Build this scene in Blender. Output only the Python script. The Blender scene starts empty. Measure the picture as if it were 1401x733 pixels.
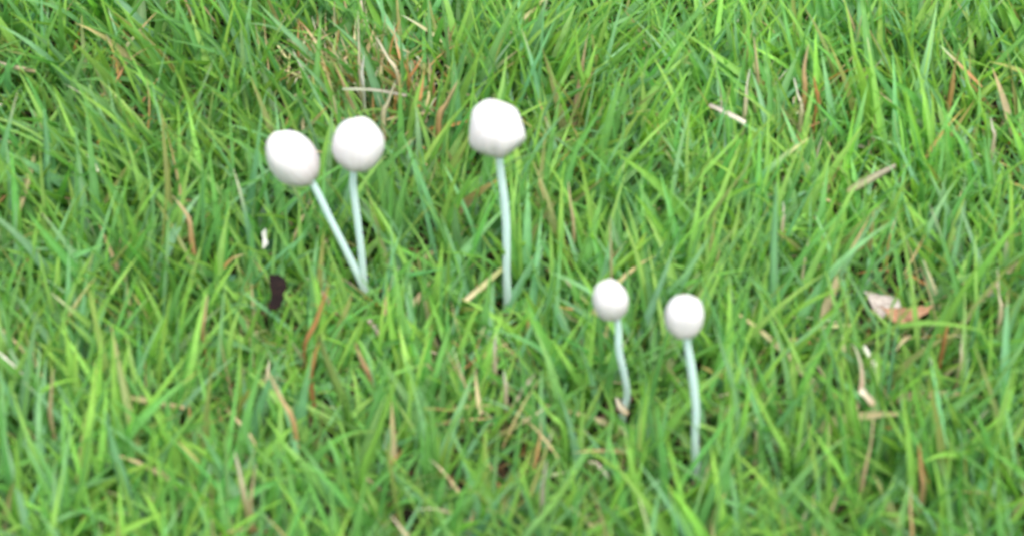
import bpy, bmesh, math, random
import numpy as np
from mathutils import Vector, Matrix, noise

random.seed(7)
rng = np.random.default_rng(11)
R = math.radians
scene = bpy.context.scene
COL = scene.collection

# ------------------------------------------------------------------ camera
PITCH, DIST, LENS = R(40), 0.70, 73.0
TARGET = Vector((0, 0, 0.020))
CAM = TARGET + Vector((0, -DIST * math.cos(PITCH), DIST * math.sin(PITCH)))
cam_data = bpy.data.cameras.new("camera")
cam_data.lens = LENS
cam_data.sensor_width = 36
cam_data.clip_start = 0.01
cam_data.clip_end = 200
cam_data.dof.use_dof = True
cam_data.dof.focus_distance = 1.05
cam_data.dof.aperture_fstop = 73 / 4.3      # a phone-sized pupil, focus missed behind the caps
cam = bpy.data.objects.new("camera", cam_data)
COL.objects.link(cam)
cam.location = CAM
cam.rotation_euler = (math.pi / 2 - PITCH, 0, 0)
scene.camera = cam

# ------------------------------------------------------------------ light
SUN_EL, SUN_AZ = R(64), R(150)          # high veiled sun, from behind and right of the camera
world = bpy.data.worlds.new("World")
scene.world = world
world.use_nodes = True
wn = world.node_tree
bgn = wn.nodes["Background"]
sky = wn.nodes.new("ShaderNodeTexSky")
sky.sky_type = 'NISHITA'
sky.sun_disc = False
sky.sun_elevation = SUN_EL
sky.sun_rotation = SUN_AZ
sky.air_density = 1.0
sky.dust_density = 4.0
sky.ozone_density = 0.6
haze_mix = wn.nodes.new("ShaderNodeMix")      # thin bright cloud all over: the blue sky half veiled in white
haze_mix.data_type = 'RGBA'
haze_mix.inputs[0].default_value = 0.6
haze_mix.inputs[7].default_value = (7.6, 7.9, 8.2, 1)
wn.links.new(sky.outputs[0], haze_mix.inputs[6])
wn.links.new(haze_mix.outputs[2], bgn.inputs[0])
bgn.inputs[1].default_value = 0.13
sl = bpy.data.lights.new("sun", 'SUN')
sl.energy = 1.5
sl.angle = R(24)
sl.color = (1.0, 0.975, 0.945)
sun = bpy.data.objects.new("sun", sl)
COL.objects.link(sun)
# sun_rotation turns clockwise from +Y seen from above
sd = Vector((math.sin(SUN_AZ) * math.cos(SUN_EL), math.cos(SUN_AZ) * math.cos(SUN_EL), math.sin(SUN_EL)))
sun.rotation_euler = (-sd).to_track_quat('-Z', 'Y').to_euler()
sun.location = sd * 2
scene.view_settings.view_transform = 'Standard'
scene.view_settings.look = 'None'
scene.view_settings.gamma = 1
scene.view_settings.exposure = 0.97
scene.cycles.max_bounces = 8
scene.cycles.diffuse_bounces = 5
scene.cycles.transmission_bounces = 5
scene.cycles.use_denoising = True

# ------------------------------------------------------------------ helpers
W0, H0 = 1401.0, 733.0
FPX = W0 * LENS / 36.0
fwd = Vector((0, math.cos(PITCH), -math.sin(PITCH)))
upv = Vector((0, math.sin(PITCH), math.cos(PITCH)))
rgt = Vector((1, 0, 0))


def ray(px, py):
    return (fwd + rgt * ((px - W0 / 2) / FPX) - upv * ((py - H0 / 2) / FPX)).normalized()


def at_z(px, py, z):
    """where the sight line of a measured photo point meets the level z"""
    d = ray(px, py)
    return CAM + d * ((z - CAM.z) / d.z)


def at_y(px, py, y):
    d = ray(px, py)
    return CAM + d * ((y - CAM.y) / d.y)


def px_size(n, p):
    """n photo pixels as metres at the distance of p"""
    return n * (p - CAM).dot(fwd) / FPX


def srgb(r, g, b):
    f = lambda c: (c / 12.92) if c <= 0.04045 else ((c + 0.055) / 1.055) ** 2.4
    return tuple(f(c / 255.0) for c in (r, g, b))


def tag(o, label=None, cat=None, group=None, kind=None):
    if label: o["label"] = label
    if cat: o["category"] = cat
    if group: o["group"] = group
    if kind: o["kind"] = kind
    return o


class NT:
    def __init__(s, name):
        s.m = bpy.data.materials.new(name)
        s.m.use_nodes = True
        s.t = s.m.node_tree
        s.p = s.t.nodes["Principled BSDF"]
        s.out = s.t.nodes["Material Output"]

    def n(s, typ, **kw):
        nd = s.t.nodes.new(typ)
        for k, v in kw.items():
            setattr(nd, k, v)
        return nd

    def l(s, a, b):
        s.t.links.new(a, b)

    def math(s, op, a, b=None, clamp=False):
        nd = s.n("ShaderNodeMath", operation=op)
        nd.use_clamp = clamp
        for i, v in enumerate((a, b)):
            if v is None: continue
            if isinstance(v, (int, float)): nd.inputs[i].default_value = v
            else: s.l(v, nd.inputs[i])
        return nd.outputs[0]

    def noise(s, vec, scale, detail=3, rough=0.5):
        nd = s.n("ShaderNodeTexNoise")
        nd.inputs["Scale"].default_value = scale
        nd.inputs["Detail"].default_value = detail
        nd.inputs["Roughness"].default_value = rough
        if vec is not None: s.l(vec, nd.inputs["Vector"])
        return nd.outputs["Fac"]

    def ramp(s, fac, stops):
        nd = s.n("ShaderNodeValToRGB")
        e = nd.color_ramp.elements
        while len(e) < len(stops): e.new(0.5)
        for el, (p, c) in zip(e, stops):
            el.position = p
            el.color = (*c, 1) if len(c) == 3 else c
        s.l(fac, nd.inputs[0])
        return nd.outputs[0]

    def mix(s, fac, a, b, blend='MIX'):
        nd = s.n("ShaderNodeMix", data_type='RGBA', blend_type=blend)
        for sock, v in ((nd.inputs[0], fac), (nd.inputs[6], a), (nd.inputs[7], b)):
            if isinstance(v, (int, float)): sock.default_value = v
            elif isinstance(v, tuple): sock.default_value = (*v, 1)
            else: s.l(v, sock)
        return nd.outputs[2]

    def bump(s, h, strength, dist):
        nd = s.n("ShaderNodeBump")
        nd.inputs["Strength"].default_value = strength
        nd.inputs["Distance"].default_value = dist
        s.l(h, nd.inputs["Height"])
        s.l(nd.outputs[0], s.p.inputs["Normal"])
        return nd.outputs[0]


# ------------------------------------------------------------------ materials
def blade_material(name, translucent=0.36, rough=0.42, spec=0.45):
    k = NT(name)
    col = k.n("ShaderNodeAttribute", attribute_name="col").outputs["Color"]
    uv = k.n("ShaderNodeAttribute", attribute_name="blade").outputs["Vector"]
    sep = k.n("ShaderNodeSeparateXYZ")
    k.l(uv, sep.inputs[0])
    # veins run along the blade: stripes across its width, with a paler midrib
    st = k.math('SINE', k.math('MULTIPLY', sep.outputs[0], 34.0))
    veins = k.math('ADD', k.math('MULTIPLY', st, 0.09), 0.97)
    mid = k.math('SUBTRACT', 1.0, k.math('MULTIPLY', k.math('ABSOLUTE', k.math('SUBTRACT', sep.outputs[0], 0.5)), 9.0), clamp=True)
    veins = k.math('ADD', veins, k.math('MULTIPLY', mid, 0.20))
    obj = k.n("ShaderNodeTexCoord").outputs["Object"]
    mot = k.math('ADD', k.math('MULTIPLY', k.noise(obj, 260, 3), 0.5), 0.76)
    c = k.mix(1.0, col, k.n("ShaderNodeCombineColor").outputs[0], 'MULTIPLY')
    cc = k.t.nodes[-1]
    comb = [n for n in k.t.nodes if n.bl_idname == "ShaderNodeCombineColor"][0]
    v = k.math('MULTIPLY', veins, mot)
    for i in range(3): k.l(v, comb.inputs[i])
    k.l(c, k.p.inputs["Base Color"])
    k.p.inputs["Roughness"].default_value = rough
    k.p.inputs["Specular IOR Level"].default_value = spec
    nrm = k.bump(st, 0.25, 0.0001)
    tr = k.n("ShaderNodeBsdfTranslucent")
    k.l(k.mix(1.0, c, (1.15, 1.15, 0.6), 'MULTIPLY'), tr.inputs[0])
    ms = k.n("ShaderNodeMixShader")
    ms.inputs[0].default_value = translucent
    k.l(k.p.outputs[0], ms.inputs[1]); k.l(tr.outputs[0], ms.inputs[2])
    k.l(ms.outputs[0], k.out.inputs[0])
    return k.m


M_GRASS = blade_material("grass_blade", 0.44)
M_DRY = blade_material("dry_blade", 0.22, 0.7, 0.2)


def soil_material():
    k = NT("soil")
    obj = k.n("ShaderNodeTexCoord").outputs["Object"]
    a = k.noise(obj, 90, 6, 0.7)
    b = k.noise(obj, 14, 3)
    c = k.ramp(a, [(0.3, (0.012, 0.008, 0.005)), (0.55, (0.045, 0.028, 0.017)), (0.75, (0.11, 0.075, 0.045))])
    c = k.mix(k.math('MULTIPLY', b, 0.5), c, (0.03, 0.035, 0.012))
    k.l(c, k.p.inputs["Base Color"])
    k.p.inputs["Roughness"].default_value = 0.9
    k.bump(a, 0.9, 0.004)
    return k.m


def cap_material():
    k = NT("mushroom_cap")
    uv = k.n("ShaderNodeAttribute", attribute_name="cap").outputs["Vector"]   # x = around, y = crown to margin
    sep = k.n("ShaderNodeSeparateXYZ"); k.l(uv, sep.inputs[0])
    obj = k.n("ShaderNodeTexCoord").outputs["Object"]
    mot = k.noise(obj, 230, 5, 0.6)
    big = k.noise(obj, 90, 2)
    mp = k.n("ShaderNodeCombineXYZ")
    k.l(k.math('MULTIPLY', sep.outputs[0], 46.0), mp.inputs[0])
    k.l(k.math('MULTIPLY', sep.outputs[1], 2.0), mp.inputs[1])
    stri = k.noise(mp.outputs[0], 1.0, 3, 0.6)
    # the papery skin: cream white, a little pinkish beige towards the margin
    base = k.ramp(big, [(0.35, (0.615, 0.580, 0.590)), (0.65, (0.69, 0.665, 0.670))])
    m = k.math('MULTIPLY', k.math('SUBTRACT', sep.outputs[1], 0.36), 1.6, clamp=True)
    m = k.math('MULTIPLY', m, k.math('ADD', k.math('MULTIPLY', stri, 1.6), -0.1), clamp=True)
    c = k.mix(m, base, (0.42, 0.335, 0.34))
    fl = k.ramp(mot, [(0.60, (0, 0, 0)), (0.75, (0.30, 0.30, 0.30))])
    c = k.mix(fl, c, (0.50, 0.42, 0.35))
    # ochre blush at the very crown
    cr = k.math('SUBTRACT', 1.0, k.math('MULTIPLY', sep.outputs[1], 5.0), clamp=True)
    c = k.mix(k.math('MULTIPLY', cr, 0.35), c, (0.66, 0.58, 0.38))
    k.l(c, k.p.inputs["Base Color"])
    k.p.inputs["Roughness"].default_value = 0.62
    k.p.inputs["Specular IOR Level"].default_value = 0.3
    k.p.inputs["Subsurface Weight"].default_value = 0.35
    k.p.inputs["Subsurface Radius"].default_value = (1.0, 0.75, 0.6)
    k.p.inputs["Subsurface Scale"].default_value = 0.0025
    h = k.math('ADD', k.math('MULTIPLY', stri, 0.7), k.math('MULTIPLY', mot, 0.5))
    k.bump(h, 0.35, 0.0006)
    return k.m


def stem_material():
    k = NT("mushroom_stem")
    obj = k.n("ShaderNodeTexCoord").outputs["Object"]
    mp = k.n("ShaderNodeMapping"); mp.inputs["Scale"].default_value = (1, 1, 0.06)
    k.l(obj, mp.inputs[0])
    fib = k.noise(mp.outputs[0], 2600, 3, 0.6)
    mot = k.noise(obj, 160, 3)
    c = k.ramp(fib, [(0.3, (0.50, 0.67, 0.665)), (0.7, (0.65, 0.79, 0.785))])
    c = k.mix(k.math('MULTIPLY', mot, 0.35), c, (0.62, 0.72, 0.69))
    k.l(c, k.p.inputs["Base Color"])
    k.p.inputs["Roughness"].default_value = 0.45
    k.p.inputs["Subsurface Weight"].default_value = 0.4
    k.p.inputs["Subsurface Radius"].default_value = (0.7, 1.0, 0.9)
    k.p.inputs["Subsurface Scale"].default_value = 0.0015
    k.bump(fib, 0.3, 0.0003)
    return k.m


def scrap_material(name, c0, c1, rough=0.75, sss=0.0):
    k = NT(name)
    obj = k.n("ShaderNodeTexCoord").outputs["Object"]
    a = k.noise(obj, 420, 5, 0.65)
    k.l(k.ramp(a, [(0.35, c0), (0.65, c1)]), k.p.inputs["Base Color"])
    k.p.inputs["Roughness"].default_value = rough
    k.p.inputs["Specular IOR Level"].default_value = 0.2
    k.bump(a, 0.5, 0.0006)
    return k.m


M_SOIL = soil_material()
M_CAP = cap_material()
M_STEM = stem_material()

# ------------------------------------------------------------------ ground
def fbm(x, y, s, seed):
    return noise.fractal(Vector((x * s + seed, y * s - seed, seed * 0.37)), 1.0, 2.0, 3)


def build_ground():
    bm = bmesh.new()
    # fine in the middle, coarse to the edge: one sheet
    ax = [-60, -20, -6, -3, -1.6, -1.0, -0.7] + list(np.linspace(-0.5, 0.5, 101)) + [0.7, 1.0, 1.6, 3, 6, 20, 60]
    V = [[bm.verts.new((x, y, (fbm(x, y, 18, 3) * 0.0022 + fbm(x, y, 70, 9) * 0.0014) if abs(x) < 0.6 and abs(y) < 0.6 else 0)) for x in ax] for y in ax]
    for j in range(len(ax) - 1):
        for i in range(len(ax) - 1):
            bm.faces.new((V[j][i], V[j][i + 1], V[j + 1][i + 1], V[j + 1][i]))
    me = bpy.data.meshes.new("ground"); bm.to_mesh(me); bm.free()
    me.materials.append(M_SOIL)
    for p in me.polygons: p.use_smooth = True
    o = bpy.data.objects.new("ground", me); COL.objects.link(o)
    tag(o, kind="structure")
    return o


build_ground()


# ------------------------------------------------------------------ blades (vectorised)
def leaf_points(p0, az, el, L, bend, side, rows=8, bexp=1.4):
    """centre lines: returns (N, rows, 3) points and (N, rows, 3) tangents"""
    N = len(L)
    s = np.linspace(0, 1, rows)
    th = el[:, None] - bend[:, None] * s[None] ** bexp
    ph = az[:, None] + side[:, None] * s[None]
    T = np.stack([np.cos(th) * np.cos(ph), np.cos(th) * np.sin(ph), np.sin(th)], -1)
    step = (T[:, 1:] + T[:, :-1]) * 0.5 * (L / (rows - 1))[:, None, None]
    P = np.concatenate([np.zeros((N, 1, 3)), np.cumsum(step, 1)], 1) + p0[:, None]
    zmin = 0.0012 + 0.0010 * rng.random((N, 1))
    P[..., 2] = np.maximum(P[..., 2], zmin)
    return P, T


def blade_mesh(name, P, T, Wd, fold, roll, col_base, col_tip, tipmix, mat, taper=2.0, roll_twist=None):
    """three-point V section along each centre line, closed to a pointed tip"""
    N, rows, _ = P.shape
    s = np.linspace(0, 1, rows)
    up = np.zeros_like(T); up[..., 2] = 1
    S = np.cross(T, up)
    bad = np.linalg.norm(S, axis=-1) < 0.05
    S[bad] = (1, 0, 0)
    S /= np.linalg.norm(S, axis=-1, keepdims=True)
    Nn = np.cross(S, T)
    Nn /= np.linalg.norm(Nn, axis=-1, keepdims=True) + 1e-9
    tw = roll[:, None] + (0 if roll_twist is None else roll_twist[:, None] * s[None])
    c, sn = np.cos(tw)[..., None], np.sin(tw)[..., None]
    S2 = S * c + Nn * sn
    N2 = Nn * c - S * sn
    prof = (1 - s ** taper) ** 0.95 * (0.60 + 0.40 * np.minimum(1, s * 3.5))
    w = (Wd[:, None] * prof[None] * 0.5)[..., None]
    f = fold[:, None, None]
    Lf = P - S2 * w * np.cos(f) + N2 * w * np.sin(f)
    Rt = P + S2 * w * np.cos(f) + N2 * w * np.sin(f)
    V = np.stack([Lf, P, Rt], 2)                      # N, rows, 3, 3
    body = V[:, :-1].reshape(N, (rows - 1) * 3, 3)
    verts = np.concatenate([body, P[:, -1:]], 1)      # tip one vertex
    per = (rows - 1) * 3 + 1
    quads = []
    for r in range(rows - 2):
        for a in range(2):
            i = r * 3 + a
            quads.append((i, i + 1, i + 4, i + 3))
    tip = per - 1
    i = (rows - 2) * 3
    tris = [(i, i + 1, tip), (i + 1, i + 2, tip)]
    q = np.array(quads); t = np.array(tris)
    off = (np.arange(N) * per)[:, None, None]
    Q = (q[None] + off).reshape(N, -1)
    Tt = (t[None] + off).reshape(N, -1)
    loops = np.concatenate([Q, Tt], 1).reshape(-1).astype(np.int32)
    lens = np.tile(np.array([4] * len(quads) + [3] * 2), N)
    starts = np.concatenate([[0], np.cumsum(lens)[:-1]]).astype(np.int32)
    me = bpy.data.meshes.new(name)
    me.vertices.add(N * per)
    me.vertices.foreach_set("co", verts.reshape(-1).astype(np.float32))
    me.loops.add(len(loops))
    me.loops.foreach_set("vertex_index", loops)
    me.polygons.add(len(lens))
    me.polygons.foreach_set("loop_start", starts)
    me.polygons.foreach_set("use_smooth", np.ones(len(lens), bool))
    # own colour along the blade
    sv = np.concatenate([np.repeat(s[:-1], 3), [1.0]])
    k = np.clip((sv[None] - (1 - tipmix[:, None])) / (tipmix[:, None] + 1e-4), 0, 1)
    k = (k * k * (3 - 2 * k))[..., None]
    colv = col_base[:, None] * (1 - k) + col_tip[:, None] * k
    colv = np.concatenate([colv, np.ones((N, per, 1))], -1)
    a = me.attributes.new("col", 'FLOAT_COLOR', 'POINT')
    a.data.foreach_set("color", colv.reshape(-1).astype(np.float32))
    b = me.attributes.new("blade", 'FLOAT_VECTOR', 'POINT')
    u = np.concatenate([np.tile([0.0, 0.5, 1.0], rows - 1), [0.5]])
    uvv = np.zeros((N, per, 3)); uvv[..., 0] = u; uvv[..., 1] = sv
    uvv[..., 2] = rng.random(N)[:, None]
    b.data.foreach_set("vector", uvv.reshape(-1).astype(np.float32))
    me.materials.append(mat)
    me.update(calc_edges=True)
    me.validate()
    return me


# ------------------------------------------------------------------ the things the grass grows round
keep = []        # (polyline Nx3, radius): sight corridors that grass right in front does not fill


def protect(poly, rad, dens=1.0):
    keep.append((np.array([tuple(p) for p in poly]), rad, dens))


# ---- mushrooms -----------------------------------------------------------
def tube(bm, pts, radii, seg=20):
    rings = []
    n = len(pts)
    for i, p in enumerate(pts):
        t = (pts[min(i + 1, n - 1)] - pts[max(i - 1, 0)]).normalized()
        a = t.cross(Vector((0, 1, 0.01))).normalized()
        b = a.cross(t).normalized()
        ring = []
        for k in range(seg):
            an = 2 * math.pi * k / seg
            rr = radii[i] * (1 + 0.05 * math.sin(an * 2 + i * 0.2) + 0.03 * noise.noise(Vector((p.x * 400, p.z * 150, k * 0.6))))
            ring.append(bm.verts.new(p + a * (math.cos(an) * rr) + b * (math.sin(an) * rr)))
        rings.append(ring)
    for r0, r1 in zip(rings, rings[1:]):
        for k in range(seg):
            bm.faces.new((r0[k], r0[(k + 1) % seg], r1[(k + 1) % seg], r1[k]))
    bm.faces.new(rings[0][::-1]); bm.faces.new(rings[-1])


def spline(pts, n):
    out = []
    P = [pts[0]] + list(pts) + [pts[-1]]
    for i in range(1, len(P) - 2):
        for k in range(n):
            t = k / n
            a, b, c, d = P[i - 1], P[i], P[i + 1], P[i + 2]
            out.append(0.5 * ((2 * b) + (c - a) * t + (2 * a - 5 * b + 4 * c - d) * t * t + (3 * b - a - 3 * c + d) * t ** 3))
    out.append(pts[-1].copy())
    return out


def finish(bm, name, mat, parent=None, loc=None):
    bmesh.ops.recalc_face_normals(bm, faces=bm.faces)
    me = bpy.data.meshes.new(name)
    bm.to_mesh(me); bm.free()
    for p in me.polygons: p.use_smooth = True
    me.materials.append(mat)
    o = bpy.data.objects.new(name, me)
    COL.objects.link(o)
    if parent: o.parent = parent
    return o


def mushroom(base_px, stem_px, cap_px, cap_w, cap_h, tilt, lean, label, square=2.0, clips=(), egg=0.10, seed=1, stem_w=9.8, dy=0.0, groove=0.0):
    bz = 0.010
    B = at_z(base_px[0], base_px[1], bz)
    y0 = B.y
    pts = [Vector((B.x, B.y + 0.001, -0.002)), B]
    n = len(stem_px)
    for i, (px, py) in enumerate(stem_px):
        pts.append(at_y(px, py, y0 + dy * (i + 1) / n))
    C = at_y(cap_px[0], cap_px[1], y0 + dy)
    pts.append(C)
    root = bpy.data.objects.new("mushroom", None)
    root.empty_display_size = 0.01
    COL.objects.link(root)
    root.location = (B.x, B.y, 0)
    tag(root, label, "mushroom", "mushrooms growing in the lawn")
    # stem
    cl = spline(pts, 10)
    rw = px_size(stem_w, C) * 0.5
    m = len(cl)
    radii = [rw * (1.22 - 0.30 * (i / (m - 1)) + (0.25 * max(0, 1 - i / 8.0))) for i in range(m)]
    bm = bmesh.new()
    o0 = Vector(root.location)
    tube(bm, [p - o0 for p in cl], radii)
    finish(bm, "stem", M_STEM, root)
    # cap: closed egg, margin rolled in round the stem
    Rr = px_size(cap_w * 0.97, C) * 0.5
    cp = math.cos(PITCH); sp = math.sin(PITCH)
    hh = px_size(cap_h * 0.97, C) * 0.5
    Hh = math.sqrt(max(hh * hh - (Rr * sp) ** 2, 0.3 * Rr * Rr)) / cp
    bm = bmesh.new()
    lay = bm.verts.layers.float_vector.new("cap")
    SEG, ROW = 96, 44
    axis = (Matrix.Rotation(lean, 3, 'X') @ Matrix.Rotation(tilt, 3, 'Y'))
    rings = []
    for j in range(ROW + 1):
        f = j / ROW
        t = f * R(158)
        ring = []
        for i in range(SEG):
            an = 2 * math.pi * i / SEG
            ct, st = math.cos(t), math.sin(t)
            r = abs(st) ** (2 / square * 0.98) * Rr
            z = math.copysign(abs(ct) ** (2 / square), ct) * Hh
            r *= 1 - egg * ct                   # a little wider below or above
            d = Vector((math.cos(an), math.sin(an), ct))
            big = noise.noise(d * 1.3 + Vector((seed * 5.1, 0, 0)))
            ribs = math.sin(an * 11 + seed + 2.5 * noise.noise(d * 2 + Vector((0, seed, 0)))) * 0.006 * max(0, f - 0.35) * 2
            gr = groove * math.exp(-((an - 1.5 * math.pi + 0.12) / 0.13) ** 2) * min(1, max(0, f - 0.38) * 4)
            sc = 1 - gr + 0.060 * big + ribs + 0.007 * noise.noise(d * 5 + Vector((seed, 0, 0)))
            p = Vector((r * math.cos(an), r * math.sin(an), z)) * sc
            if f > 0.86: p.z += Rr * 0.10 * math.sin(an * 7 + seed) * (f - 0.86) / 0.14 * 0.6
            ring.append((p, an, f))
        rings.append(ring)
    # the underside runs up inside the cap
    for f2, rr, zz in ((1.0, 0.30, -0.72), (1.0, 0.24, -0.45)):
        rings.append([(Vector((Rr * rr * math.cos(2 * math.pi * i / SEG), Rr * rr * math.sin(2 * math.pi * i / SEG), Hh * zz)), 2 * math.pi * i / SEG, f2) for i in range(SEG)])
    vr = []
    for ring in rings:
        row = []
        for p, an, f in ring:
            p = axis @ p
            for (nx, nz, c, soft) in clips:      # dents and flattened sides, axes: right and up as the cap stands
                nrm = (rgt * nx + upv * nz).normalized()
                dd = p.dot(nrm) / Rr - c
                if dd > -soft:
                    q = (dd + soft)
                    p = p - nrm * Rr * (q - soft * (1 - math.exp(-q / soft)))
            v = bm.verts.new(p)
            v[lay] = (an / (2 * math.pi), f, 0)
            row.append(v)
        vr.append(row)
    for r0, r1 in zip(vr, vr[1:]):
        for k in range(SEG):
            bm.faces.new((r0[k], r0[(k + 1) % SEG], r1[(k + 1) % SEG], r1[k]))
    bm.faces.new(vr[-1])
    bmesh.ops.remove_doubles(bm, verts=vr[0], dist=Rr * 0.004)
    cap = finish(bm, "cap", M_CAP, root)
    cap.location = C - o0
    protect([cl[k] for k in range(14, m, 2)], rw * 1.2, 0.93)
    protect([C + Vector((Rr * 0.6 * a, 0, Hh * 0.6 * b)) for a, b in ((0, 0), (1, 0), (-1, 0), (0, 1), (0, -1))], Rr * 0.9)
    return root


mushroom((501, 404), [(478, 352), (452, 300), (428, 252)], (400, 217), 68, 84, R(-30), R(4),
         "mushroom with the strongly slanting stem, farthest left of all, egg-shaped cap", egg=0.03, seed=1)
mushroom((499, 404), [(495, 350), (489, 300), (483, 245)], (490, 198), 72, 78, R(6), R(0),
         "mushroom with a rounded cap beside the leaning one, its stem rising from the same spot", egg=0.02, seed=2, square=2.0)
mushroom((694, 412), [(693, 372), (693, 330), (691, 285), (684, 225)], (681, 177), 88, 88, R(4), R(0),
         "largest and tallest mushroom, with a blocky dented cap, standing alone at the top", seed=3, square=2.12, egg=-0.02,
         clips=((0.94, 0.33, 0.84, 0.20), (0.35, 0.94, 0.91, 0.20), (0.61, -0.79, 0.88, 0.20), (-0.33, -0.94, 0.92, 0.12), (-1.0, 0.1, 0.93, 0.12)), groove=0.07, stem_w=10.8)
mushroom((852, 568), [(858, 540), (854, 512), (847, 480), (845, 440)], (835, 411), 50, 60, R(-8), R(0),
         "smallest mushroom, with a short bent stem and round cap", seed=4, stem_w=9.5, egg=0.0)
mushroom((953, 655), [(951, 605), (952, 560), (946, 505), (940, 468)], (936, 433), 54, 61, R(3), R(0),
         "mushroom with a small squarish cap on a long stem, nearest the bottom of the picture", seed=5, square=2.28, stem_w=10.5, egg=0.0)

# ---- single dry blades, scraps and outstanding green blades ----------------
C_STRAW = (0.74, 0.61, 0.38); C_CREAM = (0.84, 0.78, 0.64); C_WHITE = (0.82, 0.80, 0.74)
C_ORANGE = (0.64, 0.34, 0.13); C_TAN = (0.56, 0.43, 0.25); C_GREY = (0.42, 0.36, 0.30)
C_OLIVE = (0.30, 0.33, 0.13); C_GREEN = (0.27, 0.56, 0.12); C_BLUE = (0.32, 0.60, 0.34); C_LIME = (0.42, 0.68, 0.15)
C_RUST = (0.50, 0.23, 0.10)


def single_blade(name, cat, label, pts_px, w_px, c0, c1, z0=0.014, upright=True, lift=0.0, flat=False, tipped=True, group=None, fold=0.35):
    """one blade whose foot stands at z0; upright: the rest rises above the foot; else it lies level on the sward"""
    B = at_z(pts_px[0][0], pts_px[0][1], z0)
    P = []
    for i, (px, py) in enumerate(pts_px):
        if upright:
            P.append(at_y(px, py, B.y + 0.15 * lift * i))
        else:
            P.append(at_z(px, py, z0 + lift * i))
    if upright:
        foot = P[0] + Vector((0, 0.002, -z0 + 0.001))
        P = [foot] + P
    P = spline([Vector(p) for p in P], 6)
    n = len(P)
    wd = px_size(w_px * (1.18 if upright else 1.0), P[n // 2])
    bm = bmesh.new()
    lc = bm.verts.layers.float_color.new("col")
    lb = bm.verts.layers.float_vector.new("blade")
    rows = []
    view = (CAM - P[n // 2]).normalized()
    spin = random.uniform(-0.35, 0.35)
    for i, p in enumerate(P):
        t = (P[min(i + 1, n - 1)] - P[max(i - 1, 0)]).normalized()
        # a natural blade shows its broad face upward and towards its open side
        nrm = Vector((0.2 * math.sin(i * 0.3 + spin * 9), -0.6, 0.8)); nrm = (nrm - t * nrm.dot(t)).normalized()
        sd_ = t.cross(nrm).normalized()
        a = spin + 0.25 * math.sin(i * 0.4)
        sd_, nrm = sd_ * math.cos(a) + nrm * math.sin(a), nrm * math.cos(a) - sd_ * math.sin(a)
        s = i / (n - 1)
        w = wd * 0.5 * (0.6 + 0.4 * min(1, s * 4)) * (((1 - s ** 2.2) ** 0.8 if tipped else (1 - 0.35 * s)) + 0.02)
        w *= 1 + 0.12 * noise.noise(p * 300)
        th = 0.00012
        row = []
        for (u, dz) in ((-1, 0), (0, -fold), (1, 0), (0, -fold - 1e-9)):
            q = p + sd_ * (u * w) + nrm * (dz * w)
            if len(row) == 3: q = q - nrm * th * 2
            v = bm.verts.new(q)
            c = [c0[k] * (1 - s) + c1[k] * s for k in range(3)]
            v[lc] = (*c, 1); v[lb] = ((u + 1) / 2, s, 0.5)
            row.append(v)
        rows.append(row)
    for r0, r1 in zip(rows, rows[1:]):
        for k in range(4):
            bm.faces.new((r0[k], r0[(k + 1) % 4], r1[(k + 1) % 4], r1[k]))
    bm.faces.new(rows[0][::-1]); bm.faces.new(rows[-1])
    org = P[0].copy()
    bmesh.ops.translate(bm, verts=bm.verts, vec=-org)
    o = finish(bm, name, M_DRY if name != "grass_blade" else M_GRASS)
    o.location = org
    tag(o, label, cat, group)
    vis = [p for p in P if p.z > z0 * 0.9] or P
    protect(vis, wd * 0.7, 0.35 if name == 'straw' else 0.85 if name != "grass_blade" else 0.7)
    return o


DG = "dead blades and straws in the lawn"
def dry(label, pts, w, c0, c1, **k): return single_blade("dry_grass_blade", "dead grass blade", label, pts, w, c0, c1, group=DG, **k)
def straw(label, pts, w, c0, c1, **k): return single_blade("straw", "straw", label, pts, w, c0, c1, group=DG, upright=k.pop("upright", False), tipped=False, **k)
def green(label, pts, w, c0, c1, **k): return single_blade("grass_blade", "grass blade", label, pts, w, c0, c1, group="broad green blades standing out of the sward", **k)


UPZ = 0.026
straw("short white straw stub lying slantwise in the grass near the upper left corner", [(119, 207), (134, 234)], 8, C_WHITE, C_CREAM, z0=0.030)
straw("cream straw poking in from the left edge of the picture", [(-12, 478), (14, 498), (40, 524)], 9, C_WHITE, C_CREAM, z0=0.030)
straw("grey tan dry stalk piece lying at the top right, broken at both ends", [(970, 143), (994, 154), (1019, 168)], 10, C_GREY, C_CREAM, z0=0.032)
straw("flattened faded stalk rising to the right, between grass on the upper right", [(1160, 262), (1192, 244), (1226, 227)], 12, C_OLIVE, C_GREY, z0=0.029)
straw("long pale grey straw lying almost level above the rounded cap", [(468, 122), (510, 123), (556, 131)], 6, (0.40, 0.46, 0.30), C_GREY, z0=0.030)
straw("tan flat blade lying level in the lower left grass", [(170, 541), (205, 549), (252, 558)], 10, C_OLIVE, C_TAN, z0=0.024)
straw("pale straw at the extreme left edge under the top corner", [(-10, 86), (20, 92), (48, 98)], 8, C_GREY, C_TAN, z0=0.026)
straw("yellowish tan blade lying diagonally against the foot of the tallest mushroom", [(637, 411), (664, 388), (700, 356)], 10, C_STRAW, (0.33, 0.42, 0.12), z0=0.024)
straw("small white chaff flake by the right of the nearest cap", [(1180, 473), (1188, 486), (1197, 500)], 9, C_WHITE, C_CREAM, z0=0.028)
straw("cream husk lying under the white chaff flake on the right", [(1176, 533), (1186, 541), (1194, 553)], 14, C_CREAM, C_TAN, z0=0.026)
straw("olive tan dry stalk slanting on the far left edge", [(20, 300), (34, 262), (48, 212)], 10, C_TAN, C_OLIVE, z0=0.026)
straw("tan brown husk leaning on the foot of the smallest mushroom", [(858, 566), (849, 556), (845, 543)], 12, C_TAN, C_CREAM, z0=0.016)

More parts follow.
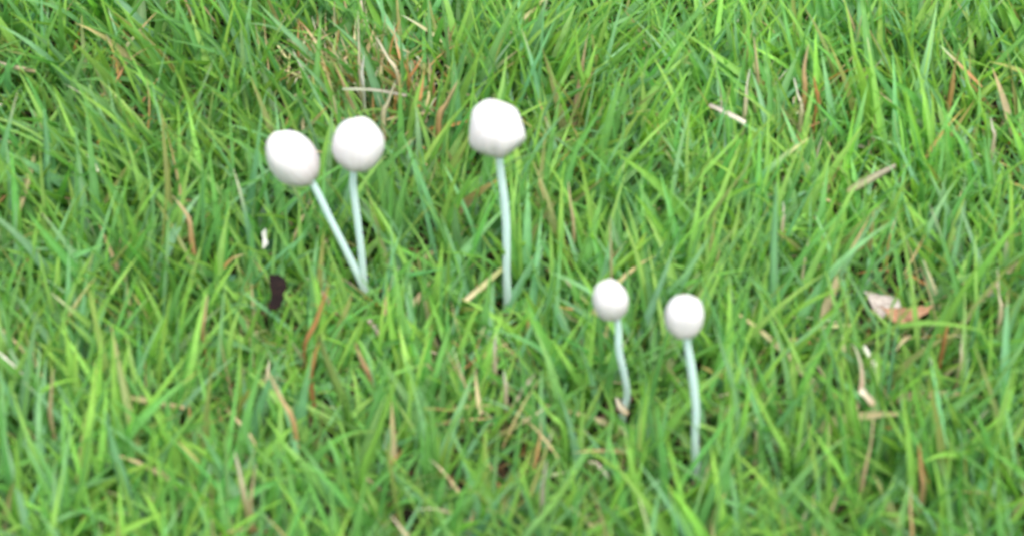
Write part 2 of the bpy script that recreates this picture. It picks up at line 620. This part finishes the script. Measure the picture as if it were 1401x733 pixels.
dry("dry blade with tan tip curling over at the left, above the dark leaf scrap", [(262, 328), (258, 298), (236, 268)], 7, C_ORANGE, C_STRAW, z0=UPZ)
dry("short orange dead blade tip to the left of the dark leaf scrap", [(277, 460), (280, 430), (284, 403)], 7, C_ORANGE, C_STRAW, z0=UPZ)
dry("slim tan dead blade standing near the left edge, low in the picture", [(70, 578), (70, 540), (73, 503)], 6, C_TAN, C_STRAW, z0=UPZ)
dry("cream dead blade at the bottom left, left one of a pair", [(334, 680), (329, 650), (321, 618)], 8, C_STRAW, C_CREAM, z0=UPZ)
dry("thin tan dead blade at the bottom left, right one of a pair", [(343, 698), (345, 668), (350, 632)], 6, C_TAN, C_STRAW, z0=UPZ)
dry("orange dead blade slanting up between the dark leaf scrap and the twin stems", [(416, 478), (432, 440), (450, 388)], 8, C_RUST, C_ORANGE, z0=UPZ)
dry("rust brown dead blade piece just under the slanting orange one", [(424, 520), (428, 495), (436, 468)], 9, C_RUST, C_ORANGE, z0=UPZ)
dry("long curved dead blade, orange below and pale at its tip, under the dark leaf scrap", [(402, 580), (385, 545), (364, 503)], 7, C_ORANGE, C_STRAW, z0=UPZ)
dry("brownish dead blade below the twin stems", [(508, 525), (496, 495), (485, 468)], 8, C_RUST, C_TAN, z0=UPZ)
dry("hair-thin pale stalk at the top edge above the rounded cap", [(493, 110), (491, 60), (490, 15)], 4, C_STRAW, C_CREAM, z0=UPZ)
dry("white dead blade sliver above the rounded cap", [(497, 124), (495, 100), (498, 76)], 6, C_WHITE, C_WHITE, z0=UPZ)
dry("white dead blade leaning left above the gap between the two upper left caps", [(545, 105), (530, 78), (514, 50)], 6, C_STRAW, C_CREAM, z0=UPZ)
dry("bent straw-coloured blade to the right of the rounded cap's top", [(524, 162), (531, 140), (541, 112)], 7, C_STRAW, C_CREAM, z0=UPZ)
dry("orange dead blade between the rounded cap and the largest cap", [(600, 165), (612, 140), (628, 108)], 8, C_ORANGE, C_STRAW, z0=UPZ)
dry("white-tipped dead blade in the upper right, left one of a close pair", [(1020, 142), (1022, 118), (1026, 94)], 6, C_STRAW, C_WHITE, z0=UPZ)
dry("tan dead blade in the upper right, taller one of a close pair", [(1036, 115), (1035, 85), (1031, 50)], 5, C_TAN, C_STRAW, z0=UPZ)
dry("bright white dead tip in the upper right beside an orange blade", [(1097, 152), (1092, 130), (1086, 106)], 7, C_STRAW, C_WHITE, z0=UPZ)
dry("orange tan dead blade beside the bright white dead tip", [(1101, 128), (1100, 95), (1106, 62)], 7, C_ORANGE, C_STRAW, z0=UPZ)
dry("rust-coloured short blade to the right of the bright white dead tip", [(1118, 140), (1116, 122), (1113, 104)], 6, C_RUST, C_ORANGE, z0=UPZ)
dry("tiny white dead tip in the middle of the right half", [(1071, 306), (1072, 292), (1072, 276)], 5, C_STRAW, C_WHITE, z0=UPZ)
dry("tiny pale dead tip near the right edge, upper half", [(1360, 192), (1358, 176), (1355, 160)], 5, C_TAN, C_WHITE, z0=UPZ)
dry("orange-edged dead blade in the far upper right", [(1302, 122), (1306, 95), (1313, 66)], 7, C_ORANGE, C_OLIVE, z0=UPZ)
dry("cream dead blade standing near the right edge", [(1369, 432), (1367, 402), (1365, 368)], 6, C_STRAW, C_CREAM, z0=UPZ)
dry("curved yellow dead blade in the lower right", [(1182, 648), (1192, 605), (1196, 553)], 6, C_TAN, C_STRAW, z0=UPZ)
dry("broad tan orange dead tip near the lower right corner", [(1262, 675), (1260, 640), (1257, 605)], 8, C_TAN, C_ORANGE, z0=UPZ)
dry("slim yellow dead blade cut by the bottom edge on the right", [(1247, 738), (1246, 700), (1246, 664)], 6, C_ORANGE, C_STRAW, z0=UPZ)
dry("tan dead blade standing right of the largest cap", [(785, 312), (781, 280), (777, 248)], 5, C_TAN, C_STRAW, z0=UPZ)
dry("thin seed stalk standing right behind the smallest cap", [(836, 385), (836, 345), (834, 298)], 4, C_OLIVE, C_STRAW, z0=UPZ)
dry("white dead tip in the middle, left of the smallest mushroom", [(677, 492), (677, 474), (679, 456)], 6, C_TAN, C_WHITE, z0=UPZ)
dry("small white sliver under the white dead tip in the middle", [(692, 534), (691, 520), (689, 506)], 6, C_TAN, C_WHITE, z0=UPZ)
dry("rusty dead blade on the right, behind the orange dead leaf", [(1290, 475), (1294, 455), (1299, 440)], 6, C_RUST, C_ORANGE, z0=UPZ)
dry("pale dead tip at the bottom right of the orange dead leaf", [(1314, 498), (1315, 478), (1316, 462)], 5, C_STRAW, C_CREAM, z0=UPZ)
dry("pink tan dead blade in the lower middle", [(742, 680), (744, 655), (748, 630)], 6, C_GREY, C_CREAM, z0=UPZ)

green("tall blue-green blade standing straight, right of the middle", [(1058, 402), (1059, 330), (1062, 250)], 13, C_BLUE, C_BLUE, z0=UPZ)
green("blue-green blade standing beside the pair of dead blades at lower left", [(172, 668), (157, 620), (143, 560)], 14, C_BLUE, C_BLUE, z0=UPZ)
green("broad green blade with a dried tip under the slanting orange blade", [(474, 560), (456, 515), (434, 456)], 14, C_GREEN, C_OLIVE, z0=UPZ)
green("pale blue-green blade standing close to the left edge, top quarter", [(64, 245), (64, 205), (60, 150)], 12, C_BLUE, C_BLUE, z0=UPZ)
green("long light green blade slanting up to the right at bottom centre", [(496, 650), (518, 590), (546, 505)], 10, C_GREEN, C_LIME, z0=UPZ)
green("lime blade standing upright by the right side of the largest cap", [(800, 130), (792, 90), (788, 40)], 9, C_GREEN, C_LIME, z0=UPZ)
green("broad green blade leaning left at the lower right", [(1078, 628), (1055, 580), (1028, 528)], 14, C_GREEN, C_LIME, z0=UPZ)
green("light blade rising to the right below the middle of the bottom half", [(720, 738), (748, 700), (792, 640)], 12, C_BLUE, C_LIME, z0=UPZ)
green("bright lime blade standing below the left edge of the bottom grass", [(20, 700), (24, 655), (20, 600)], 12, C_GREEN, C_LIME, z0=UPZ)
green("lime blade bending right between the smallest mushroom and the middle", [(772, 590), (752, 565), (728, 532)], 9, C_GREEN, C_LIME, z0=UPZ)


# crumpled leaf scraps
def leaf_scrap(label, outline, z, mat, curl=0.3, lift=0.0, seed=0, cat="dead leaf", dens=0.7):
    """outline traced on the sward level, filled as a curled two-sided leaf with thickness"""
    P = [at_z(x, y, z) for x, y in outline]
    c = sum(P, Vector()) / len(P)
    bm = bmesh.new()
    top, bot = [], []
    rings = 5
    n = len(P) * 4
    S = spline(P + [P[0]], 4)[:-1]
    R0 = max((p - c).length for p in S)

    def pos(p, k, dz):
        q = c.lerp(p, k)
        d = q - c
        h = curl * R0 * ((d.x / R0) ** 2 * 1.1 - 0.5 * (d.y / R0) ** 2) + 0.12 * R0 * noise.noise(d * (3.0 / R0) + Vector((seed, 0, 0)))
        h += lift * (d.y)
        return Vector((q.x, q.y, q.z + h + dz)) - c
    for dz, store in ((0, top), (-0.0004, bot)):
        cv = bm.verts.new(pos(c, 0, dz))
        store.append([cv])
        for r in range(1, rings + 1):
            store.append([bm.verts.new(pos(p, r / rings * (1 + 0.30 * (r / rings) ** 3 * noise.noise(p * 700 + Vector((seed, 0, 0)))), dz)) for p in S])
    m = len(S)
    for store in (top, bot):
        for i in range(m):
            bm.faces.new((store[0][0], store[1][i], store[1][(i + 1) % m]))
            for r in range(1, rings):
                bm.faces.new((store[r][i], store[r + 1][i], store[r + 1][(i + 1) % m], store[r][(i + 1) % m]))
    for i in range(m):
        bm.faces.new((top[-1][i], bot[-1][i], bot[-1][(i + 1) % m], top[-1][(i + 1) % m]))
    o = finish(bm, "leaf_scrap", mat)
    o.location = c
    tag(o, label, cat, "dead leaf scraps in the lawn")
    protect([c] + P, R0 * 0.12, dens)
    return o


M_DARK = scrap_material("dark_leaf", (0.005, 0.003, 0.003), (0.020, 0.009, 0.007), 0.85)
M_ORNG = scrap_material("orange_leaf", (0.26, 0.12, 0.06), (0.44, 0.25, 0.15))
M_PALE = scrap_material("pale_leaf", (0.32, 0.25, 0.22), (0.60, 0.53, 0.48))
M_WHITE = scrap_material("white_scrap", (0.70, 0.68, 0.62), (0.85, 0.83, 0.78))
M_GREYB = scrap_material("brown_leaf", (0.14, 0.08, 0.05), (0.34, 0.24, 0.18))

leaf_scrap("shrivelled blackish brown leaf scrap standing in the grass left of the twin stems",
           [(368, 384), (377, 374), (391, 386), (389, 402), (380, 412), (368, 416), (370, 400)], 0.032, M_DARK, 0.5, 0.25, 2)
leaf_scrap("small white scrap above the blackish leaf scrap", [(358, 318), (363, 313), (365, 325), (366, 333), (360, 336), (359, 326)], 0.022, M_WHITE, 0.3, 0.1, 5, "scrap")
leaf_scrap("orange brown dead leaf lying in the grass on the right", [(1208, 428), (1235, 420), (1262, 422), (1272, 430), (1248, 438), (1222, 440)], 0.027, M_ORNG, 0.25, 0.1, 7, dens=0.85)
leaf_scrap("pinkish grey dead leaf touching the orange one from the left", [(1182, 406), (1206, 402), (1232, 412), (1238, 426), (1218, 434), (1196, 424)], 0.020, M_PALE, 0.35, 0.1, 9)

# ------------------------------------------------------------------ the sward
def vnoise(x, y, s, seed):
    """cheap smooth value noise, vectorised"""
    x = x * s + 100.3 + seed * 17.1; y = y * s + 57.7 + seed * 9.7
    xi = np.floor(x).astype(np.int64); yi = np.floor(y).astype(np.int64)
    fx = x - xi; fy = y - yi
    fx = fx * fx * (3 - 2 * fx); fy = fy * fy * (3 - 2 * fy)

    def h(a, b):
        n = (a * 374761393 + b * 668265263 + seed * 974711) & 0x7fffffff
        n = ((n ^ (n >> 13)) * 1274126177) & 0x7fffffff
        return ((n ^ (n >> 16)) & 0xffff) / 65535.0
    return (h(xi, yi) * (1 - fx) + h(xi + 1, yi) * fx) * (1 - fy) + (h(xi, yi + 1) * (1 - fx) + h(xi + 1, yi + 1) * fx) * fy


HALF = 0.40
CY = 0.05
# thin patches seen in the photograph: (x, y on the photo, radius in m, strength)
thin = [(at_z(x, y, 0.01), r, s) for x, y, r, s in (
    (170, 165, 0.022, 0.75), (1215, 425, 0.022, 0.85), (1000, 520, 0.012, 0.5), (480, 95, 0.022, 0.45), (380, 400, 0.008, 0.8),
    (90, 210, 0.012, 0.5), (1100, 545, 0.012, 0.6), (690, 520, 0.012, 0.5), (1180, 480, 0.015, 0.6), (560, 640, 0.012, 0.4),
    (900, 190, 0.012, 0.5), (590, 110, 0.012, 0.35), (1130, 320, 0.012, 0.4), (660, 650, 0.012, 0.4), (60, 450, 0.012, 0.4),
    (1380, 130, 0.012, 0.3), (300, 345, 0.010, 0.4), (430, 640, 0.012, 0.4))]


def thinning(x, y):
    t = np.zeros_like(x)
    for c, r, s in thin:
        t = np.maximum(t, s * np.exp(-((x - c.x) ** 2 + (y - c.y) ** 2) / (r * r)))
    return t


def corridor_mask(P, Wd):
    """True for leaves that would hide one of the single things from its front"""
    N, rows, _ = P.shape
    hide = np.zeros(N, bool)
    cam = np.array(CAM); f = np.array(fwd); u = np.array(upv)

    def proj(Q):
        d = Q - cam
        z = d @ f
        return np.stack([d[..., 0] / z, (d @ u) / z], -1), z
    mids = (P[:, 1:] + P[:, :-1]) * 0.5
    Q = np.concatenate([P, mids], 1)
    uv, z = proj(Q)
    lo = uv.min(1) - 0.02; hi = uv.max(1) + 0.02
    dice = rng.random(N)
    for poly, rad, dens in keep:
        # densify
        seg = []
        for a, b in zip(poly[:-1], poly[1:]):
            for k in range(3): seg.append(a + (b - a) * k / 3)
        seg.append(poly[-1])
        seg = np.array(seg)
        puv, pz = proj(seg)
        pr = rad / pz
        mn = puv.min(0); mx = puv.max(0)
        cand = np.where((hi[:, 0] > mn[0]) & (lo[:, 0] < mx[0]) & (hi[:, 1] > mn[1]) & (lo[:, 1] < mx[1]) & (dice < dens))[0]
        if not len(cand): continue
        d = np.linalg.norm(uv[cand][:, :, None] - puv[None, None], axis=-1)
        hit = (d < (pr[None, None] + (Wd[cand] * 0.4)[:, None, None] / z[cand][:, :, None])) & (z[cand][:, :, None] < pz[None, None] + 0.001)
        hide[cand[hit.any((1, 2))]] = True
    return hide


PAL = {
    'bright': np.array((0.275, 0.520, 0.115)), 'mid': np.array((0.165, 0.400, 0.110)),
    'deep': np.array((0.135, 0.320, 0.095)), 'blue': np.array((0.215, 0.450, 0.225)),
    'olive': np.array((0.290, 0.330, 0.120)), 'straw': np.array((0.600, 0.480, 0.290)),
    'orange': np.array((0.560, 0.300, 0.130)), 'brown': np.array((0.160, 0.105, 0.065)),
    'cream': np.array((0.700, 0.640, 0.500)),
}


def pick(names, probs, N, jit=0.12):
    idx = rng.choice(len(names), N, p=np.array(probs) / sum(probs))
    c = np.stack([PAL[n] for n in names])[idx]
    c = c * (1 + jit * rng.standard_normal((N, 1))) * (1 + 0.06 * rng.standard_normal((N, 3)))
    return np.clip(c, 0.01, 0.85)


def scatter(n):
    return (rng.random(n) * 2 - 1) * HALF, (rng.random(n) * 2 - 1) * HALF + CY


def tillers(n_till, leaves, kind):
    x, y = scatter(n_till)
    # tufts: density follows a clumpy field
    dens = 0.45 + 0.9 * vnoise(x, y, 75, 1) * (0.4 + 0.6 * vnoise(x, y, 22, 2)) * 1.6
    ok = rng.random(n_till) < np.clip(dens, 0.1, 1) * (1 - thinning(x, y))
    x, y = x[ok], y[ok]
    n = len(x)
    # drift of the sward: left side leans left, right side and bottom lean right and away
    drift_az = np.where(x < -0.03, R(112), R(55)) + (vnoise(x, y, 9, 5) - 0.5) * R(230)
    drift = 0.05 + 0.28 * vnoise(x, y, 12, 6)
    jaz = rng.random(n) * 2 * np.pi
    jm = np.abs(rng.standard_normal(n)) * 0.18
    lx = np.cos(drift_az) * drift + np.cos(jaz) * jm
    ly = np.sin(drift_az) * drift * 0.8 + np.sin(jaz) * jm
    taz = np.arctan2(ly, lx)
    tl = np.hypot(lx, ly)
    tall = 0.8 + 0.45 * vnoise(x, y, 16, 7)
    out = []
    for k in range(leaves):
        h0 = (0.001 + 0.0045 * k + 0.004 * rng.random(n)) * tall          # where the leaf leaves the sheath
        p0 = np.stack([x + np.cos(taz) * tl * h0, y + np.sin(taz) * tl * h0, h0], -1)
        p0[:, :2] += rng.standard_normal((n, 2)) * 0.0012
        az = taz + (k % 2) * np.pi * (0.5 + 0.5 * rng.random(n)) + rng.standard_normal(n) * 0.7
        up = np.clip(R(86) - tl * R(40) - np.abs(rng.standard_normal(n)) * R(11) - (leaves - 1 - k) * R(9), R(8), R(89))
        L = (0.020 + 0.018 * rng.random(n) + 0.004 * k) * tall
        bend = np.abs(rng.standard_normal(n)) * R(15) + R(2)
        if kind == 'mat':
            up = np.clip(R(40) + rng.standard_normal(n) * R(22), R(2), R(75))
            az = drift_az + rng.standard_normal(n) * 1.15
            L = (0.026 + 0.026 * rng.random(n)) * tall
            bend = np.clip(up * 0.6 + rng.standard_normal(n) * R(15), R(4), R(80))
        side = rng.standard_normal(n) * 0.16
        out.append((p0, az, up, L, bend, side, np.full(n, k)))
    return [np.concatenate(a) for a in zip(*out)]


def build_layer(name, n_till, leaves, kind, wrange, names, probs, tipnames, tipprob):
    p0, az, el, L, bend, side, k = tillers(n_till, leaves, kind)
    N = len(L)
    P, T = leaf_points(p0, az, el, L, bend, side)
    Wd = wrange[0] + (wrange[1] - wrange[0]) * rng.random(N) ** 1.6
    hid = corridor_mask(P, Wd)
    keepi = ~hid
    P, T, Wd, N = P[keepi], T[keepi], Wd[keepi], int(keepi.sum())
    x = P[:, 0, 0]; y = P[:, 0, 1]
    cb = pick(names, probs, N)
    cb *= (0.86 + 0.28 * vnoise(x, y, 11, 8))[:, None]
    ct = cb * np.array((1.15, 1.08, 0.9))
    dead = rng.random(N) < tipprob
    tipc = pick(tipnames, [1] * len(tipnames), N)
    ct = np.where(dead[:, None], tipc, ct)
    tm = np.where(dead, 0.12 + 0.4 * rng.random(N) ** 2, 0.6)
    me = blade_mesh(name, P, T, Wd, R(18) + R(26) * rng.random(N), rng.standard_normal(N) * 0.5,
                    cb, ct, tm, M_GRASS, roll_twist=rng.standard_normal(N) * 0.7, taper=1.55)
    return me, N


layers = []
layers.append(build_layer("sward_upright", 11500, 3, 'up', (0.0022, 0.0050), ('bright', 'mid', 'deep', 'blue', 'olive', 'straw'),
                          (42, 30, 8, 17, 2.5, 0.7), ('straw', 'orange', 'cream'), 0.045))
layers.append(build_layer("sward_mat", 8000, 2, 'mat', (0.0030, 0.0060), ('bright', 'mid', 'deep', 'blue', 'olive', 'straw'),
                          (24, 38, 14, 20, 4, 1.5), ('straw', 'orange'), 0.05))


def fine_layer(n0):
    """short narrow shoots between the broad blades"""
    x, y = scatter(n0)
    ok = rng.random(n0) < (0.35 + 0.9 * vnoise(x, y, 60, 12)) * (1 - thinning(x, y))
    x, y = x[ok], y[ok]; n = len(x)
    p0 = np.stack([x, y, 0.002 + 0.012 * rng.random(n)], -1)
    P, T = leaf_points(p0, rng.random(n) * 6.283, R(80) - np.abs(rng.standard_normal(n)) * R(24), 0.010 + 0.018 * rng.random(n),
                       np.abs(rng.standard_normal(n)) * R(20), rng.standard_normal(n) * 0.3, rows=6)
    Wd = 0.0009 + 0.0012 * rng.random(n)
    ok = ~corridor_mask(P, Wd)
    P, T, Wd = P[ok], T[ok], Wd[ok]; n = len(Wd)
    cb = pick(('bright', 'mid', 'deep', 'blue', 'olive', 'straw', 'orange'), (42, 28, 8, 12, 4, 3, 1), n)
    dead = rng.random(n) < 0.06
    ct = np.where(dead[:, None], pick(('straw', 'cream', 'orange'), (2, 3, 1), n), cb * np.array((1.15, 1.08, 0.9)))
    return blade_mesh("sward_fine", P, T, Wd, R(15) + R(25) * rng.random(n), rng.standard_normal(n) * 0.6, cb, ct,
                      np.where(dead, 0.3 + 0.3 * rng.random(n), 0.6), M_GRASS, roll_twist=rng.standard_normal(n) * 0.6), n


def dry_patches():
    """bleached and rusty dead blades standing thickest where the lawn has dried out"""
    X, Y = [], []
    for px, py, rad, cnt in ((500, 100, 0.020, 110), (560, 130, 0.016, 60), (430, 90, 0.014, 40), (1210, 425, 0.018, 60), (1180, 500, 0.020, 55),
                             (170, 165, 0.022, 70), (1090, 130, 0.016, 45), (430, 440, 0.018, 40), (660, 520, 0.016, 40), (690, 690, 0.02, 45),
                             (1230, 600, 0.03, 45), (1060, 230, 0.02, 30), (600, 240, 0.018, 20), (330, 640, 0.018, 25)):
        c = at_z(px, py, 0.018)
        cnt = int(cnt * (1.25 if py < 140 and px < 600 else 0.5))
        X.append(c.x + rng.standard_normal(cnt) * rad * 0.8); Y.append(c.y + rng.standard_normal(cnt) * rad * 0.8)
    m = 300
    x, y = scatter(m); X.append(x); Y.append(y)
    x = np.concatenate(X); y = np.concatenate(Y); n = len(x)
    p0 = np.stack([x, y, 0.006 + 0.014 * rng.random(n)], -1)
    lying = rng.random(n) < 0.3
    el = np.where(lying, R(10) + R(15) * rng.standard_normal(n), R(78) - np.abs(rng.standard_normal(n)) * R(24))
    P, T = leaf_points(p0, rng.random(n) * 6.283, el, 0.010 + 0.018 * rng.random(n), np.abs(rng.standard_normal(n)) * R(22), rng.standard_normal(n) * 0.6)
    Wd = 0.0008 + 0.0015 * rng.random(n)
    ok = ~corridor_mask(P, Wd)
    P, T, Wd = P[ok], T[ok], Wd[ok]; n = len(Wd)
    cb = pick(('straw', 'orange', 'olive', 'cream'), (34, 24, 20, 14), n, 0.2)
    ct = pick(('straw', 'cream', 'orange'), (30, 35, 14), n, 0.15)
    return blade_mesh("dry_grass", P, T, Wd, R(15) + R(30) * rng.random(n), rng.standard_normal(n) * 0.6, cb, ct, 0.3 + 0.5 * rng.random(n), M_DRY,
                      roll_twist=rng.standard_normal(n)), n


layers.append(fine_layer(30000))
layers.append(dry_patches())


def thatch(n):
    """dead fibres and old leaves at the bottom of the sward"""
    x, y = scatter(n)
    p0 = np.stack([x, y, 0.001 + 0.009 * rng.random(n) ** 1.3], -1)
    P, T = leaf_points(p0, rng.random(n) * 6.283, rng.standard_normal(n) * 0.14, 0.012 + 0.03 * rng.random(n),
                       rng.standard_normal(n) * 0.35, rng.standard_normal(n) * 0.9, rows=5)
    Wd = 0.0005 + 0.0016 * rng.random(n) ** 2
    ok = ~corridor_mask(P, Wd)
    P, T, Wd = P[ok], T[ok], Wd[ok]
    n = len(Wd)
    cb = pick(('straw', 'brown', 'orange', 'cream', 'olive'), (22, 42, 9, 6, 20), n, 0.25)
    return blade_mesh("thatch", P, T, Wd, R(10) + R(30) * rng.random(n), rng.standard_normal(n), cb, cb * 0.8, np.full(n, 0.5), M_DRY,
                      roll_twist=rng.standard_normal(n)), n


th_me, n_th = thatch(15000)

objs = []
for (me, n), lab in zip(layers, ("upright green grass blades of the lawn, mixed light and bluish green", "bent and lying lower grass blades of the lawn",
                         "short narrow shoots between the broad grass blades", "bleached and rusty dead blades scattered through the lawn")):
    o = bpy.data.objects.new("grass", me); COL.objects.link(o)
    tag(o, lab, "grass", kind="stuff")
    objs.append(o)
o = bpy.data.objects.new("thatch", th_me); COL.objects.link(o)
tag(o, "brown and straw-coloured dead fibres at the foot of the grass", "thatch", kind="stuff")
objs.append(o)
print("blades", [n for _, n in layers], n_th)

# the lawn goes on all round: the same sward laid out again on the neighbouring squares
def lawn_beyond():
    pts, rots = [], []
    k = 3
    for i in range(-k, k + 1):
        for j in range(-k, k + 1):
            if i == 0 and j == 0: continue
            pts.append((i * 2 * HALF, j * 2 * HALF + CY, 0)); rots.append(((i * 7 + j * 3) % 4) * math.pi / 2)
    me = bpy.data.meshes.new("lawn_beyond")
    me.from_pydata(pts, [], [])
    a = me.attributes.new("turn", 'FLOAT', 'POINT')
    a.data.foreach_set("value", rots)
    o = bpy.data.objects.new("grass_beyond", me); COL.objects.link(o)
    ng = bpy.data.node_groups.new("lawn_beyond", 'GeometryNodeTree')
    ng.interface.new_socket("Geometry", in_out='INPUT', socket_type='NodeSocketGeometry')
    ng.interface.new_socket("Geometry", in_out='OUTPUT', socket_type='NodeSocketGeometry')
    gi = ng.nodes.new("NodeGroupInput"); go = ng.nodes.new("NodeGroupOutput")
    join = ng.nodes.new("GeometryNodeJoinGeometry")
    for src in objs:
        oi = ng.nodes.new("GeometryNodeObjectInfo"); oi.inputs[0].default_value = src
        tr = ng.nodes.new("GeometryNodeTransform"); tr.inputs["Translation"].default_value = (0, -CY, 0)
        ng.links.new(oi.outputs["Geometry"], tr.inputs[0]); ng.links.new(tr.outputs[0], join.inputs[0])
    inst = ng.nodes.new("GeometryNodeInstanceOnPoints")
    na = ng.nodes.new("GeometryNodeInputNamedAttribute"); na.data_type = 'FLOAT'; na.inputs[0].default_value = "turn"
    cx = ng.nodes.new("ShaderNodeCombineXYZ"); ng.links.new(na.outputs[0], cx.inputs[2])
    e2r = ng.nodes.new("FunctionNodeEulerToRotation"); ng.links.new(cx.outputs[0], e2r.inputs[0])
    ng.links.new(gi.outputs[0], inst.inputs["Points"]); ng.links.new(join.outputs[0], inst.inputs["Instance"])
    ng.links.new(e2r.outputs[0], inst.inputs["Rotation"])
    ng.links.new(inst.outputs[0], go.inputs[0])
    m = o.modifiers.new("lawn", 'NODES'); m.node_group = ng
    tag(o, "the rest of the lawn around the patch in view", "grass", kind="stuff")


lawn_beyond()
